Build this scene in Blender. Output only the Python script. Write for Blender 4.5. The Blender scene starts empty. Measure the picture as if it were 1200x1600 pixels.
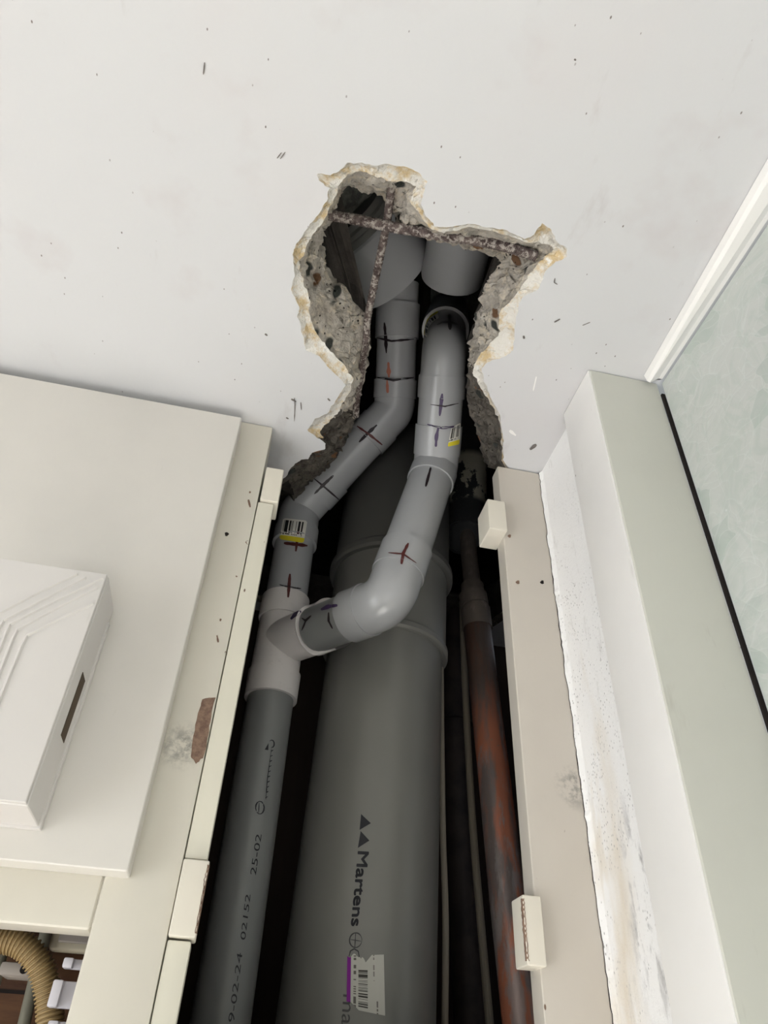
import bpy, bmesh, math, random
from mathutils import Vector, Matrix, noise
from mathutils.bvhtree import BVHTree
from mathutils.geometry import tessellate_polygon

random.seed(7)
S = bpy.context.scene
COL = S.collection

# ------------------------------------------------------------------ camera
F = 1110.0
AX = Matrix(((0.9766690341839374, -0.16715348402451044, -0.13482325631983083),
             (-0.21064576320579934, -0.6235176958253084, -0.7528971014927236),
             (0.041784687502258326, 0.7637312326801661, -0.6441805989931493)))
cam_d = bpy.data.cameras.new('camera'); cam = bpy.data.objects.new('camera', cam_d); COL.objects.link(cam)
cam_d.sensor_fit = 'VERTICAL'; cam_d.sensor_height = 36; cam_d.lens = F / 1600 * 36
cam_d.clip_start = 0.01; cam_d.clip_end = 50
cam.matrix_world = AX.to_4x4()          # eye at the origin, world origin = eye level
S.camera = cam

# ------------------------------------------------------------------ world, lights, exposure
w = bpy.data.worlds.new('world'); S.world = w; w.use_nodes = True
bg = w.node_tree.nodes['Background']; bg.inputs[0].default_value = (0.80, 0.88, 1.0, 1); bg.inputs[1].default_value = 0.55
def area(name, loc, rot, sx, sy, power, color):
    l = bpy.data.lights.new(name, 'AREA'); l.shape = 'RECTANGLE'; l.size = sx; l.size_y = sy
    l.energy = power; l.color = color
    o = bpy.data.objects.new(name, l); COL.objects.link(o); o.location = loc; o.rotation_euler = rot
    return o
area('daylight_window', (-1.42, -0.45, -0.6), (math.radians(96), 0, math.radians(-90)), 1.2, 1.3, 25, (0.97, 0.985, 1.0))
area('low_back_fill', (-0.40, -2.72, -1.25), (math.radians(98), 0, math.radians(-6)), 1.3, 1.5, 12, (1.0, 0.99, 0.98))  # added low fill from behind, lifts the pipes in the hole
sl_ = bpy.data.lights.new('sun', 'SUN'); sl_.energy = 52; sl_.angle = math.radians(3); sl_.color = (1.0, 0.985, 0.975)
so_ = bpy.data.objects.new('sun', sl_); COL.objects.link(so_)
so_.rotation_euler = Vector((-.72, -.12, .68)).to_track_quat('Z', 'Y').to_euler()
area('daylight_behind_transom', (1.3, -0.2, 0.1), (0, math.radians(90), 0), 1.0, 1.2, 7, (0.95, 1.0, 0.97))
S.view_settings.view_transform = 'Standard'; S.view_settings.look = 'None'
S.view_settings.exposure = -0.25; S.view_settings.gamma = 1.0
S.view_settings.use_curve_mapping = False
H = 0.436                                # ceiling height above the eye

# ------------------------------------------------------------------ geometry helpers
def ray(px, py): return AX @ Vector((px - 600, -(py - 800), -F))
def W(px, py, y): r = ray(px, py); return r * (y / r.y)
def CZ(px, py, z=H): r = ray(px, py); return r * (z / r.z)
def XX(px, py, x): r = ray(px, py); return r * (x / r.x)
def lean(px, py, b, s):
    r = ray(px, py); k = r.z / r.y; y = (b.z + s * b.y) / (k + s); return r * (y / r.y)
def lerp(a, b, t): return a + (b - a) * t

def tag(o, label=None, cat=None, group=None, kind=None):
    if label: o['label'] = label
    if cat: o['category'] = cat
    if group: o['group'] = group
    if kind: o['kind'] = kind
    return o
def empty(name, loc, label, cat, group=None):
    o = bpy.data.objects.new(name, None); COL.objects.link(o); o.location = loc; o.empty_display_size = .02
    return tag(o, label, cat, group)
def wloc(o):
    v = o.location.copy()
    while o.parent: o = o.parent; v += o.location
    return v
def mk(name, verts, faces, mat, parent=None, smooth=None, uvs=None):
    verts = [Vector(v) for v in verts]
    lo = Vector([min(v[i] for v in verts) for i in range(3)]); hi = Vector([max(v[i] for v in verts) for i in range(3)])
    c = (lo + hi) / 2
    m = bpy.data.meshes.new(name); m.from_pydata([v - c for v in verts], [], faces)
    if uvs:
        ul = m.uv_layers.new(name='uv')
        for l in m.loops: ul.data[l.index].uv = uvs[l.vertex_index]
    bm = bmesh.new(); bm.from_mesh(m)
    if not uvs: bmesh.ops.recalc_face_normals(bm, faces=bm.faces)
    bm.to_mesh(m); bm.free()
    if smooth is not None:
        for p in m.polygons: p.use_smooth = True
        m.set_sharp_from_angle(angle=math.radians(smooth))
    m.materials.append(mat)
    o = bpy.data.objects.new(name, m); COL.objects.link(o)
    if parent: o.parent = parent; o.location = c - wloc(parent)
    else: o.location = c
    return o
def tree_of(*obs):
    vs = []; fs = []
    for o in obs:
        b = len(vs); off = wloc(o)
        vs += [v.co + off for v in o.data.vertices]; fs += [[b + i for i in p.vertices] for p in o.data.polygons]
    return BVHTree.FromPolygons(vs, fs)
def box(name, x0, x1, y0, y1, z0, z1, mat, bev=0.001, parent=None, seg=2, wob=0):
    bm = bmesh.new(); bmesh.ops.create_cube(bm, size=1)
    for v in bm.verts:
        v.co = Vector((x0 if v.co.x < 0 else x1, y0 if v.co.y < 0 else y1, z0 if v.co.z < 0 else z1))
    if bev: bmesh.ops.bevel(bm, geom=bm.edges[:], offset=bev, segments=seg, profile=.6, affect='EDGES')
    vs = [v.co.copy() for v in bm.verts]; fs = [[v.index for v in f.verts] for f in bm.faces]; bm.free()
    return mk(name, vs, fs, mat, parent, smooth=35)
def sweep_data(pts, radii, seg=40, cap=True):
    pts = [Vector(p) for p in pts]; n = len(pts); T = []
    for i in range(n):
        a = i
        while a > 0 and (pts[i] - pts[a]).length < 1e-6: a -= 1
        b = i
        while b < n - 1 and (pts[b] - pts[i]).length < 1e-6: b += 1
        t1 = pts[i] - pts[a]; t2 = pts[b] - pts[i]
        t = (t1.normalized() if t1.length > 1e-7 else Vector()) + (t2.normalized() if t2.length > 1e-7 else Vector())
        T.append(t.normalized())
    u = T[0].cross(Vector((.3, .9, .2))).normalized(); vs = []; fs = []
    for i in range(n):
        u = (u - T[i] * u.dot(T[i])).normalized(); v = T[i].cross(u)
        for k in range(seg):
            a = 2 * math.pi * k / seg
            r = radii[i](a) if callable(radii[i]) else radii[i]
            vs.append(pts[i] + (u * math.cos(a) + v * math.sin(a)) * r)
    for i in range(n - 1):
        for k in range(seg):
            k2 = (k + 1) % seg
            fs.append([i * seg + k, i * seg + k2, (i + 1) * seg + k2, (i + 1) * seg + k])
    if cap: fs.append(list(range(seg))[::-1]); fs.append([(n - 1) * seg + k for k in range(seg)])
    return vs, fs
def sweep(name, pts, radii, mat, parent=None, seg=40, cap=True, smooth=28):
    if not isinstance(radii, (list, tuple)): radii = [radii] * len(pts)
    vs, fs = sweep_data(pts, radii, seg, cap)
    return mk(name, vs, fs, mat, parent, smooth)
def arc_corner(A, K, B, tl, n=10):
    """points replacing corner K by a smooth arc that starts tl before and ends tl after it"""
    a = K + (A - K).normalized() * tl; b = K + (B - K).normalized() * tl
    return [a * (1 - t) ** 2 + K * 2 * t * (1 - t) + b * t * t for t in [i / n for i in range(n + 1)]]
def catmull(P, n=10):
    P = [Vector(p) for p in P]; Q = [P[0] * 2 - P[1]] + P + [P[-1] * 2 - P[-2]]; out = []
    for i in range(1, len(Q) - 2):
        for k in range(n):
            t = k / n; a, b, c, d = Q[i - 1], Q[i], Q[i + 1], Q[i + 2]
            out.append(.5 * ((2 * b) + (c - a) * t + (2 * a - 5 * b + 4 * c - d) * t * t + (3 * b - a - 3 * c + d) * t ** 3))
    out.append(P[-1]); return out

# ------------------------------------------------------------------ materials
def srgb(r, g, b):
    f = lambda c: (c / 12.92 if c <= .04045 else ((c + .055) / 1.055) ** 2.4)
    return (f(r / 255), f(g / 255), f(b / 255), 1)
class M:
    def __init__(s, name, col, rough=.5, spec=.5, metal=0):
        s.m = bpy.data.materials.new(name); s.m.use_nodes = True; s.t = s.m.node_tree; s.N = s.t.nodes; s.L = s.t.links
        s.b = s.N['Principled BSDF']; s.b.inputs['Roughness'].default_value = rough
        s.b.inputs['Specular IOR Level'].default_value = spec; s.b.inputs['Metallic'].default_value = metal
        rgb = s.N.new('ShaderNodeRGB'); rgb.outputs[0].default_value = col; s.c = rgb.outputs[0]; s.bump = None
        s.tc = s.N.new('ShaderNodeNewGeometry').outputs['Position']
    def coord(s, scale=(1, 1, 1), off=(0, 0, 0), src=None):
        mp = s.N.new('ShaderNodeMapping'); s.L.new(src or s.tc, mp.inputs[0])
        mp.inputs['Scale'].default_value = scale; mp.inputs['Location'].default_value = off; return mp.outputs[0]
    def noise(s, scale, detail=4, rough=.6, vec=None, dist=0):
        n = s.N.new('ShaderNodeTexNoise'); n.inputs['Scale'].default_value = scale; n.inputs['Detail'].default_value = detail
        n.inputs['Roughness'].default_value = rough; n.inputs['Distortion'].default_value = dist
        s.L.new(vec or s.tc, n.inputs['Vector']); return n.outputs['Fac']
    def voro(s, scale, vec=None, feature='F1', out='Distance', rnd=1):
        n = s.N.new('ShaderNodeTexVoronoi'); n.feature = feature; n.inputs['Scale'].default_value = scale
        n.inputs['Randomness'].default_value = rnd
        s.L.new(vec or s.tc, n.inputs['Vector']); return n.outputs[out]
    def ramp(s, fac, a, b, va=0., vb=1.):
        n = s.N.new('ShaderNodeMapRange'); n.inputs['From Min'].default_value = a; n.inputs['From Max'].default_value = b
        n.inputs['To Min'].default_value = va; n.inputs['To Max'].default_value = vb; s.L.new(fac, n.inputs['Value']); return n.outputs[0]
    def math(s, op, a, b=None):
        n = s.N.new('ShaderNodeMath'); n.operation = op
        for i, v in enumerate((a, b)):
            if v is None: continue
            if isinstance(v, (int, float)): n.inputs[i].default_value = v
            else: s.L.new(v, n.inputs[i])
        return n.outputs[0]
    def mul(s, a, b): return s.math('MULTIPLY', a, b)
    def sep(s, vec=None):
        n = s.N.new('ShaderNodeSeparateXYZ'); s.L.new(vec or s.tc, n.inputs[0]); return n.outputs
    def over(s, fac, col):
        n = s.N.new('ShaderNodeMix'); n.data_type = 'RGBA'
        s.L.new(fac, n.inputs[0]) if not isinstance(fac, (int, float)) else setattr(n.inputs[0], 'default_value', fac)
        s.L.new(s.c, n.inputs[6])
        if isinstance(col, tuple): n.inputs[7].default_value = col
        else: s.L.new(col, n.inputs[7])
        s.c = n.outputs[2]; return s
    def bmp(s, h, strength=.3, dist=.001):
        n = s.N.new('ShaderNodeBump'); n.inputs['Strength'].default_value = strength; n.inputs['Distance'].default_value = dist
        s.L.new(h, n.inputs['Height'])
        if s.bump: s.L.new(s.bump, n.inputs['Normal'])
        s.bump = n.outputs[0]; return s
    def uv(s): return s.N.new('ShaderNodeTexCoord').outputs['UV']
    def done(s):
        s.L.new(s.c, s.b.inputs['Base Color'])
        if s.bump: s.L.new(s.bump, s.b.inputs['Normal'])
        return s.m

# ceiling paint : off white, faint grey and pinkish smudges, specks
m = M('ceiling_paint', srgb(206, 206, 207), .55, .3)
m.over(m.ramp(m.noise(7, 3), .52, .8, 0, .55), srgb(206, 201, 201))
m.over(m.ramp(m.noise(13, 4, .6, m.coord((1, 1, 1), (3, 7, 1))), .60, .82, 0, .5), srgb(190, 180, 180))
m.over(m.ramp(m.noise(28, 5, .7, m.coord((1, .35, 1), (9, 2, 1))), .62, .82, 0, .5), srgb(176, 168, 166))
m.over(m.mul(m.ramp(m.voro(120, m.coord((1, .6, 1))), .04, .07, 1, 0), m.ramp(m.noise(23, 2), .46, .52)), srgb(120, 112, 108))
m.bmp(m.noise(60, 5, .6), .12, .002); CEIL = m.done()
# chipped plaster rim
m = M('chipped_plaster', srgb(228, 224, 216), .9, .1)
m.over(m.ramp(m.noise(55, 5, .7), .47, .6), srgb(212, 190, 150))
m.over(m.ramp(m.noise(120, 4, .7, m.coord((1, 1, 1), (5, 5, 5))), .58, .70), srgb(240, 238, 234))
m.over(m.ramp(m.noise(85, 4, .7, m.coord((1, 1, 1), (1, 9, 5))), .60, .72, 0, .6), srgb(150, 144, 134))
m.bmp(m.noise(160, 6, .7), .9, .003); PLAST = m.done()
# broken concrete
def concrete(name, base, dk, lt=srgb(240, 228, 208)):
    m = M(name, base, .95, .1)
    m.over(m.ramp(m.noise(30, 6, .75), .40, .62), dk)
    m.over(m.ramp(m.noise(75, 5, .7, m.coord((1, 1, 1), (4, 1, 2))), .50, .60, 0, .75), lt)
    v = m.voro(85, m.coord((1, 1, .6)), out='Color'); sp = m.sep(v)
    d = m.voro(85, m.coord((1, 1, .6)))
    m.over(m.mul(m.ramp(sp[0], .76, .78), m.ramp(d, .30, .42, 1, 0)), srgb(76, 78, 74))
    m.over(m.mul(m.ramp(sp[1], .88, .9), m.ramp(d, .30, .42, 1, 0)), srgb(136, 104, 80))
    m.over(m.mul(m.ramp(m.voro(210, m.coord((1, 1, 1), (2, 2, 3))), .16, .22, 1, 0), m.ramp(m.noise(50, 2), .5, .55)), srgb(62, 58, 52))
    m.bmp(m.noise(130, 8, .75), 1, .005).bmp(m.ramp(d, .2, .6), .5, .003); return m.done()
CONC = concrete('broken_concrete', srgb(226, 219, 208), srgb(184, 175, 163))
m = M('dark_slab_concrete', srgb(66, 62, 58), .95, .1); m.over(m.ramp(m.noise(40, 6, .7), .4, .65), srgb(44, 41, 39)); m.bmp(m.noise(90, 6, .7), .6, .003); DCONC = m.done()  # slab concrete coloured dark to stand in for the cavity's shade
SHADED = concrete('shaded_broken_concrete', srgb(122, 116, 108), srgb(84, 79, 73), srgb(142, 134, 124))  # darker copy of the broken concrete, closet shade put into its colour
# painted joinery
def paint(name, col, chips=0.5, seed=0, rough=.42, grime=.35, spot=None):
    m = M(name, col, rough, .35)
    m.over(m.ramp(m.noise(9, 4, .6, m.coord((1, 1, 1), (seed, seed, 0))), .45, .8, 0, grime), tuple([c * .80 for c in col[:3]] + [1]))
    m.over(m.ramp(m.noise(60, 4, .7, m.coord((1, 1, .25), (seed, 1, 3))), .66, .8, 0, .3), srgb(150, 142, 130))
    ch = m.mul(m.ramp(m.voro(110, m.coord((1, 1, .45), (seed, 0, 0))), .05, .08, 1, 0), m.ramp(m.noise(35, 2, .5, m.coord((1, 1, 1), (seed, 4, 4))), .64 - .1 * chips, .66 - .1 * chips))
    m.over(ch, srgb(118, 96, 80))
    if spot:
        vd = m.N.new('ShaderNodeVectorMath'); vd.operation = 'DISTANCE'; m.L.new(m.tc, vd.inputs[0]); vd.inputs[1].default_value = spot
        m.over(m.mul(m.ramp(vd.outputs['Value'], .004, .016, 1, 0), m.ramp(m.noise(160, 5, .75), .42, .6, 0, .75)), srgb(120, 118, 112))
    m.bmp(m.noise(90, 4, .6, m.coord((1, 1, .2))), .15, .001); return m.done()
PANEL = paint('panel_paint', srgb(216, 212, 205), .0, 1)
STILE = paint('frame_paint', srgb(216, 211, 198), .4, 2, spot=tuple(W(284, 1165, .425)))
STRIP = paint('strip_paint', srgb(222, 218, 202), 1., 3)
RFRAME = paint('right_frame_paint', srgb(205, 198, 187), .5, 4, spot=tuple(W(900, 1230, .4215)))
BLOCK = paint('block_paint', srgb(224, 218, 204), .6, 5)
CASING = paint('casing_paint', srgb(204, 204, 194), .0, 6)
CASING_L = paint('trim_paint', srgb(243, 241, 238), .0, 8)
BOXP = paint('chime_plastic', srgb(214, 210, 206), .0, 9, .35, .2)
m = M('bare_wood_chip', srgb(142, 118, 102), .9, .1); m.over(m.ramp(m.noise(260, 5, .7), .4, .6), srgb(116, 94, 82))
m.bmp(m.noise(300, 4), .6, .001); CHIP = m.done()
m = M('dark_gap', srgb(40, 36, 34), .9, .1); DARK = m.done()
DARKB = M('dark_slot', srgb(92, 80, 68), .8, .1).done()
# side wall: white plaster with mould specks, a yellow stain and grey grime low down
m = M('side_wall_plaster', srgb(244, 243, 242), .8, .15)
o_ = m.sep()
zlow = m.ramp(o_[2], .25, .10); 
m.over(m.mul(m.ramp(m.noise(18, 4, .6, m.coord((1, 1, .35))), .48, .66), m.mul(m.ramp(o_[2], .29, .20), m.ramp(o_[1], .375, .41))), srgb(212, 196, 168))
m.over(m.mul(m.ramp(m.noise(90, 6, .7, m.coord((1, 1, .35))), .5, .64, 0, .9), m.mul(m.mul(m.ramp(o_[2], .15, .10), m.ramp(o_[2], .03, .07)), m.mul(m.ramp(o_[1], .395, .375), m.ramp(o_[1], .35, .36)))), srgb(120, 118, 118))
m.over(m.mul(m.ramp(m.voro(640, m.coord((1, 1, .45))), .12, .26, .8, 0), m.mul(m.ramp(m.noise(34, 4, .7), .47, .56), m.ramp(o_[2], .40, .30))), srgb(132, 128, 126))
m.over(m.ramp(m.noise(120, 5, .75, m.coord((1, 1, .3))), .58, .72, 0, .35), srgb(186, 182, 178))
m.bmp(m.noise(260, 5, .7), .45, .001); SIDEW = m.done()
m = M('wall_paint', srgb(228, 224, 214), .6, .2); m.bmp(m.noise(80, 4), .1, .001); WALLP = m.done()
m = M('floor_wood', srgb(206, 204, 202), .5, .3); m.over(m.ramp(m.noise(6, 5, .6, m.coord((1, 8, 1))), .4, .7), srgb(190, 187, 184)); FLOORM = m.done()
# PVC greys
def pvc(name, col, rough=.32, scr=.4, seed=0, spec=.5):
    m = M(name, col, rough, spec)
    m.over(m.ramp(m.noise(8, 1, .4, m.coord((1, 1, .5), (seed, 2, 2))), .35, .75, 0, .2), tuple([c * .78 for c in col[:3]] + [1]))
    m.over(m.ramp(m.noise(420, 4, .8, m.coord((1, 1, .3), (seed, 2, 8))), .68, .80, 0, scr * .5), srgb(186, 186, 182))
    m.b.inputs['Roughness'].default_value = rough - .06
    return m.done()
PVC = pvc('grey_pvc', srgb(172, 173, 175), .30, .25, 1)
PVCL = pvc('light_grey_pvc', srgb(160, 161, 162), .28, .25, 2)
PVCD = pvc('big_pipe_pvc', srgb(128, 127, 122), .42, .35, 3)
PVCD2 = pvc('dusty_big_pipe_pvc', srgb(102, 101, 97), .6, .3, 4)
PVCT = pvc('tall_pipe_pvc', srgb(126, 127, 126), .35, .15, 5)
PVCB = pvc('dark_socket_pvc', srgb(168, 169, 171), .34, .15, 6)
m = M('white_pvc', srgb(214, 209, 206), .4, .4)
m.over(m.ramp(m.noise(70, 4, .7), .6, .75, 0, .4), srgb(180, 172, 172)); WPVC = m.done()
m = M('old_cement_pipe', srgb(130, 130, 124), .9, .15)
m.over(m.ramp(m.noise(45, 5, .7), .5, .64, 0, .8), srgb(76, 77, 74)).over(m.ramp(m.noise(170, 5, .7), .64, .72, 0, .7), srgb(142, 140, 132))
m.bmp(m.noise(90, 6, .7), .5, .002); OLDP = m.done()
# rebar rust
m = M('rusty_steel', srgb(104, 92, 88), .85, .3)
m.over(m.ramp(m.noise(160, 5, .7), .45, .6), srgb(66, 54, 52)).over(m.ramp(m.noise(260, 5, .7, m.coord((1, 1, 1), (3, 3, 3))), .50, .58, 0, .85), srgb(178, 170, 162))
m.bmp(m.noise(400, 5, .7), .8, .0015); RUST = m.done()
# copper, tarnished
m = M('tarnished_copper', srgb(178, 112, 86), .38, .5, .25)
m.over(m.ramp(m.noise(26, 5, .65, m.coord((1.8, 1, .25), (.3, 0, 0))), .43, .53), srgb(120, 108, 104))
m.over(m.ramp(m.noise(34, 5, .7, m.coord((1.6, 1, .3), (4, 3, 1))), .51, .58, 0, .8), srgb(146, 140, 138))
m.over(m.ramp(m.noise(140, 4, .6, m.coord((1, 1, 1), (7, 3, 1))), .70, .74, 0, .8), srgb(104, 128, 112))
m.over(m.ramp(m.sep()[2], .27, .33, 0, .85), srgb(88, 76, 70))
m.bmp(m.noise(150, 4), .3, .001); COPPER = m.done()
m = M('old_copper_fitting', srgb(124, 114, 106), .5, .5, .2)
m.over(m.ramp(m.noise(120, 5, .7, m.coord((1, 1, .4))), .52, .66, 0, .7), srgb(150, 140, 130)); m.bmp(m.noise(200, 4), .3, .001); FITM = m.done()
m = M('black_sleeve', srgb(66, 66, 68), .45, .4)
z_ = m.sep()
m.over(m.mul(m.ramp(m.noise(42, 5, .65, m.coord((1, 1, .7), (.2, .6, .12))), .44, .46), m.mul(m.ramp(z_[2], .572, .580), m.ramp(z_[2], .662, .650))), srgb(206, 202, 186))
m.over(m.ramp(m.noise(230, 5, .7), .62, .68, 0, .5), srgb(130, 128, 122)); m.bmp(m.noise(80, 4), .3, .002); SLEEVE = m.done()
m = M('dark_old_pipe', srgb(58, 50, 48), .6, .3); m.over(m.ramp(m.noise(40, 4), .45, .7), srgb(36, 33, 34)); DPIPE = m.done()
m = M('beige_cable', srgb(140, 132, 118), .6, .3); CABLE = m.done()
m = M('dark_brown_board', srgb(66, 54, 48), .8, .2); m.over(m.ramp(m.noise(10, 5, .7, m.coord((1, 1, .2))), .4, .7), srgb(48, 40, 36)); BACKB = m.done()
m = M('brown_planks', srgb(96, 68, 48), .7, .2)
m.over(m.ramp(m.noise(30, 6, .7, m.coord((.35, 1, 3))), .4, .7), srgb(66, 45, 34))
m.over(m.ramp(m.math('FRACT', m.mul(m.sep()[2], 22.)), .04, .06, 1, 0), srgb(26, 20, 18)); PLANK = m.done()
m = M('tan_hose', srgb(160, 136, 94), .5, .3); HOSE = m.done()
m = M('grey_green_conduit', srgb(120, 118, 104), .5, .3); COND = m.done()
m = M('cream_plastic', srgb(190, 182, 160), .5, .3); CREAM = m.done()
m = M('white_plastic', srgb(205, 203, 210), .4, .4); WPL = m.done()
m = M('grey_plastic', srgb(160, 152, 144), .5, .3); GPL = m.done()
def ink(name, c): return M(name, c, .4, .4).done()
INK = ink('black_marker', srgb(34, 24, 28)); INKR = ink('brown_marker', srgb(84, 40, 38)); INKP = ink('purple_marker', srgb(66, 52, 84)); INKO = ink('marker_copper_sheen', srgb(176, 112, 92))
PRINT = ink('black_print', srgb(26, 27, 34)); PRINTG = ink('faded_print', srgb(62, 62, 62)); YEL = ink('yellow_band', srgb(226, 210, 60)); PUR = ink('purple_band', srgb(132, 46, 142))
m = M('glass_pane', srgb(228, 231, 226), .3, .5)
nn_ = m.N.new('ShaderNodeTexNoise'); nn_.inputs['Scale'].default_value = 16; m.L.new(m.tc, nn_.inputs['Vector'])
vm_ = m.N.new('ShaderNodeVectorMath'); vm_.operation = 'MULTIPLY_ADD'; m.L.new(nn_.outputs['Color'], vm_.inputs[0]); vm_.inputs[1].default_value = (.06, .06, .06); m.L.new(m.tc, vm_.inputs[2]); wp_ = vm_.outputs[0]
l1 = m.voro(46, m.coord((1, 1, 1.3), src=wp_), 'DISTANCE_TO_EDGE'); l2 = m.voro(60, m.coord((1, .7, 1), (5, 5, 5), src=wp_), 'DISTANCE_TO_EDGE')
cc = m.sep(m.voro(60, m.coord((1, .7, 1), (5, 5, 5), src=wp_), out='Color'))
m.over(m.ramp(cc[0], .82, .86, 0, .3), srgb(176, 196, 184)); m.over(m.ramp(l1, .0, .03, .5, 0), srgb(240, 244, 240)); m.over(m.ramp(l2, .0, .02, .5, 0), srgb(242, 246, 242)); m.over(m.mul(m.ramp(m.voro(70), .05, .07, 1, 0), m.ramp(m.noise(20, 2), .5, .55)), srgb(255, 255, 255))  # the white dots paint sparkles into the pane's colour
wv = m.noise(24, 3, .6, dist=3.5)
m.over(m.ramp(wv, .45, .6, 0, .25), srgb(190, 208, 196))
m.bmp(l1, .35, .002).bmp(l2, .3, .002).bmp(wv, .3, .002)
m.b.inputs['Transmission Weight'].default_value = .35; GLASS = m.done()

# barcode labels (uv: u along the stripes' crossing, v up)
def barcode_mat(name, band=True):
    m = M(name, srgb(214, 212, 204), .5, .3); uv = m.uv(); s = m.sep(uv)
    wn = m.N.new('ShaderNodeTexWhiteNoise'); wn.noise_dimensions = '1D'; m.L.new(m.math('FLOOR', m.mul(s[0], 44.)), wn.inputs['W'])
    bars = m.math('GREATER_THAN', wn.outputs['Value'], .46)
    msk = m.mul(m.mul(m.ramp(s[0], .07, .075), m.ramp(s[0], .90, .905, 1, 0)), m.mul(m.ramp(s[1], .38, .385), m.ramp(s[1], .92, .925, 1, 0)))
    m.over(m.mul(bars, msk), srgb(30, 28, 28))
    wn2 = m.N.new('ShaderNodeTexWhiteNoise'); wn2.noise_dimensions = '1D'; m.L.new(m.math('FLOOR', m.mul(s[0], 30.)), wn2.inputs['W'])
    m.over(m.mul(m.math('GREATER_THAN', wn2.outputs['Value'], .5), m.mul(m.ramp(s[1], .27, .275), m.ramp(s[1], .35, .345))), srgb(70, 68, 66))
    m.over(m.ramp(s[1], .215, .22, 1, 0), srgb(222, 206, 52)); return m.done()
BARC = barcode_mat('barcode_sticker')
m = M('torn_label_paper', srgb(196, 195, 186), .7, .2); s = m.sep(m.uv())
wn = m.N.new('ShaderNodeTexWhiteNoise'); wn.noise_dimensions = '1D'; m.L.new(m.math('FLOOR', m.mul(s[1], 120.)), wn.inputs['W'])
m.over(m.mul(m.math('GREATER_THAN', wn.outputs['Value'], .45), m.mul(m.mul(m.ramp(s[0], .30, .31), m.ramp(s[0], .56, .55)), m.mul(m.ramp(s[1], .06, .07), m.ramp(s[1], .74, .73)))), srgb(74, 72, 68))
wn = m.N.new('ShaderNodeTexWhiteNoise'); wn.noise_dimensions = '1D'; m.L.new(m.math('FLOOR', m.mul(s[1], 46.)), wn.inputs['W'])
m.over(m.mul(m.math('GREATER_THAN', wn.outputs['Value'], .5), m.mul(m.ramp(s[0], .17, .18), m.ramp(s[0], .25, .24))), srgb(110, 106, 100))
m.over(m.mul(m.math('GREATER_THAN', wn.outputs['Value'], .4), m.mul(m.mul(m.ramp(s[0], .70, .71), m.ramp(s[0], .745, .74)), m.ramp(s[1], .55, .56))), srgb(140, 136, 130))
m.over(m.mul(m.math('GREATER_THAN', wn.outputs['Value'], .4), m.mul(m.mul(m.ramp(s[0], .78, .79), m.ramp(s[0], .83, .82)), m.ramp(s[1], .22, .21))), srgb(120, 116, 110))
m.over(m.ramp(s[0], .10, .105, 1, 0), srgb(130, 44, 140)); TORN = m.done()

# ------------------------------------------------------------------ marks, stickers and lettering lying on a surface
def hit(tree, px, py, off=.0004):
    d = ray(px, py).normalized(); loc, nrm, i, t = tree.ray_cast(Vector((0, 0, 0)), d)
    if loc is None: return None
    if nrm.dot(d) > 0: nrm = -nrm
    return loc + nrm * off
def stroke(name, tree, pts, wd, mat, parent, n=14, off=.0005):
    P = [Vector((p[0], p[1])) for p in pts]; L = []
    for i in range(len(P) - 1):
        for k in range(n): L.append(P[i].lerp(P[i + 1], k / n))
    L.append(P[-1]); N = len(L); vs = []; ok = []
    for i, p in enumerate(L):
        t = (L[min(i + 1, N - 1)] - L[max(i - 1, 0)]).normalized(); nn = Vector((-t.y, t.x))
        e = math.sin(math.pi * min(1, max(0, (i + .6) / N))) ** .35
        ww = wd * .5 * (.75 + .5 * noise.noise(Vector((p.x * .13, p.y * .13, 3)))+.1) * e
        a = hit(tree, *(p + nn * ww), off); b = hit(tree, *(p - nn * ww), off)
        vs += [a, b]; ok.append(a is not None and b is not None)
    faces = []; out = []; idx = {}
    for i in range(N - 1):
        if ok[i] and ok[i + 1] and (vs[2 * i] - vs[2 * i + 2]).length < .01:
            f = []
            for j in (2 * i, 2 * i + 1, 2 * i + 3, 2 * i + 2):
                if j not in idx: idx[j] = len(out); out.append(vs[j])
                f.append(idx[j])
            faces.append(f)
    if faces: return mk(name, out, faces, mat, parent)
def quadmap(Q, u, v):
    a, b, c, d = [Vector(q) for q in Q]      # (0,0) (1,0) (1,1) (0,1)
    return a * (1 - u) * (1 - v) + b * u * (1 - v) + c * u * v + d * (1 - u) * v
def sticker(name, tree, Q, mat, parent, nu=16, nv=10, top=None, bot=None, left=None, off=.0006, rnd=0):
    vs = []; uvs = []; fs = []
    for j in range(nv + 1):
        for i in range(nu + 1):
            u = i / nu; v = j / nv
            v0 = bot(u) if bot else 0; v1 = top(u) if top else 1
            vv = v0 + (v1 - v0) * v
            if rnd:
                cu = max(0, abs(u - .5) - (.5 - rnd)) / rnd; vv = .5 + (vv - .5) * (1 - rnd * 1.2 * (1 - math.sqrt(max(0, 1 - cu * cu))))
            p = quadmap(Q, u, vv); h = hit(tree, p[0], p[1], off)
            if h is None: h = vs[-1] if vs else W(p[0], p[1], .5)
            vs.append(h); uvs.append((u, vv))
    for j in range(nv):
        for i in range(nu):
            a = j * (nu + 1) + i; fs.append([a, a + 1, a + nu + 2, a + nu + 1])
    return mk(name, vs, fs, mat, parent, smooth=60, uvs=uvs)
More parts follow.
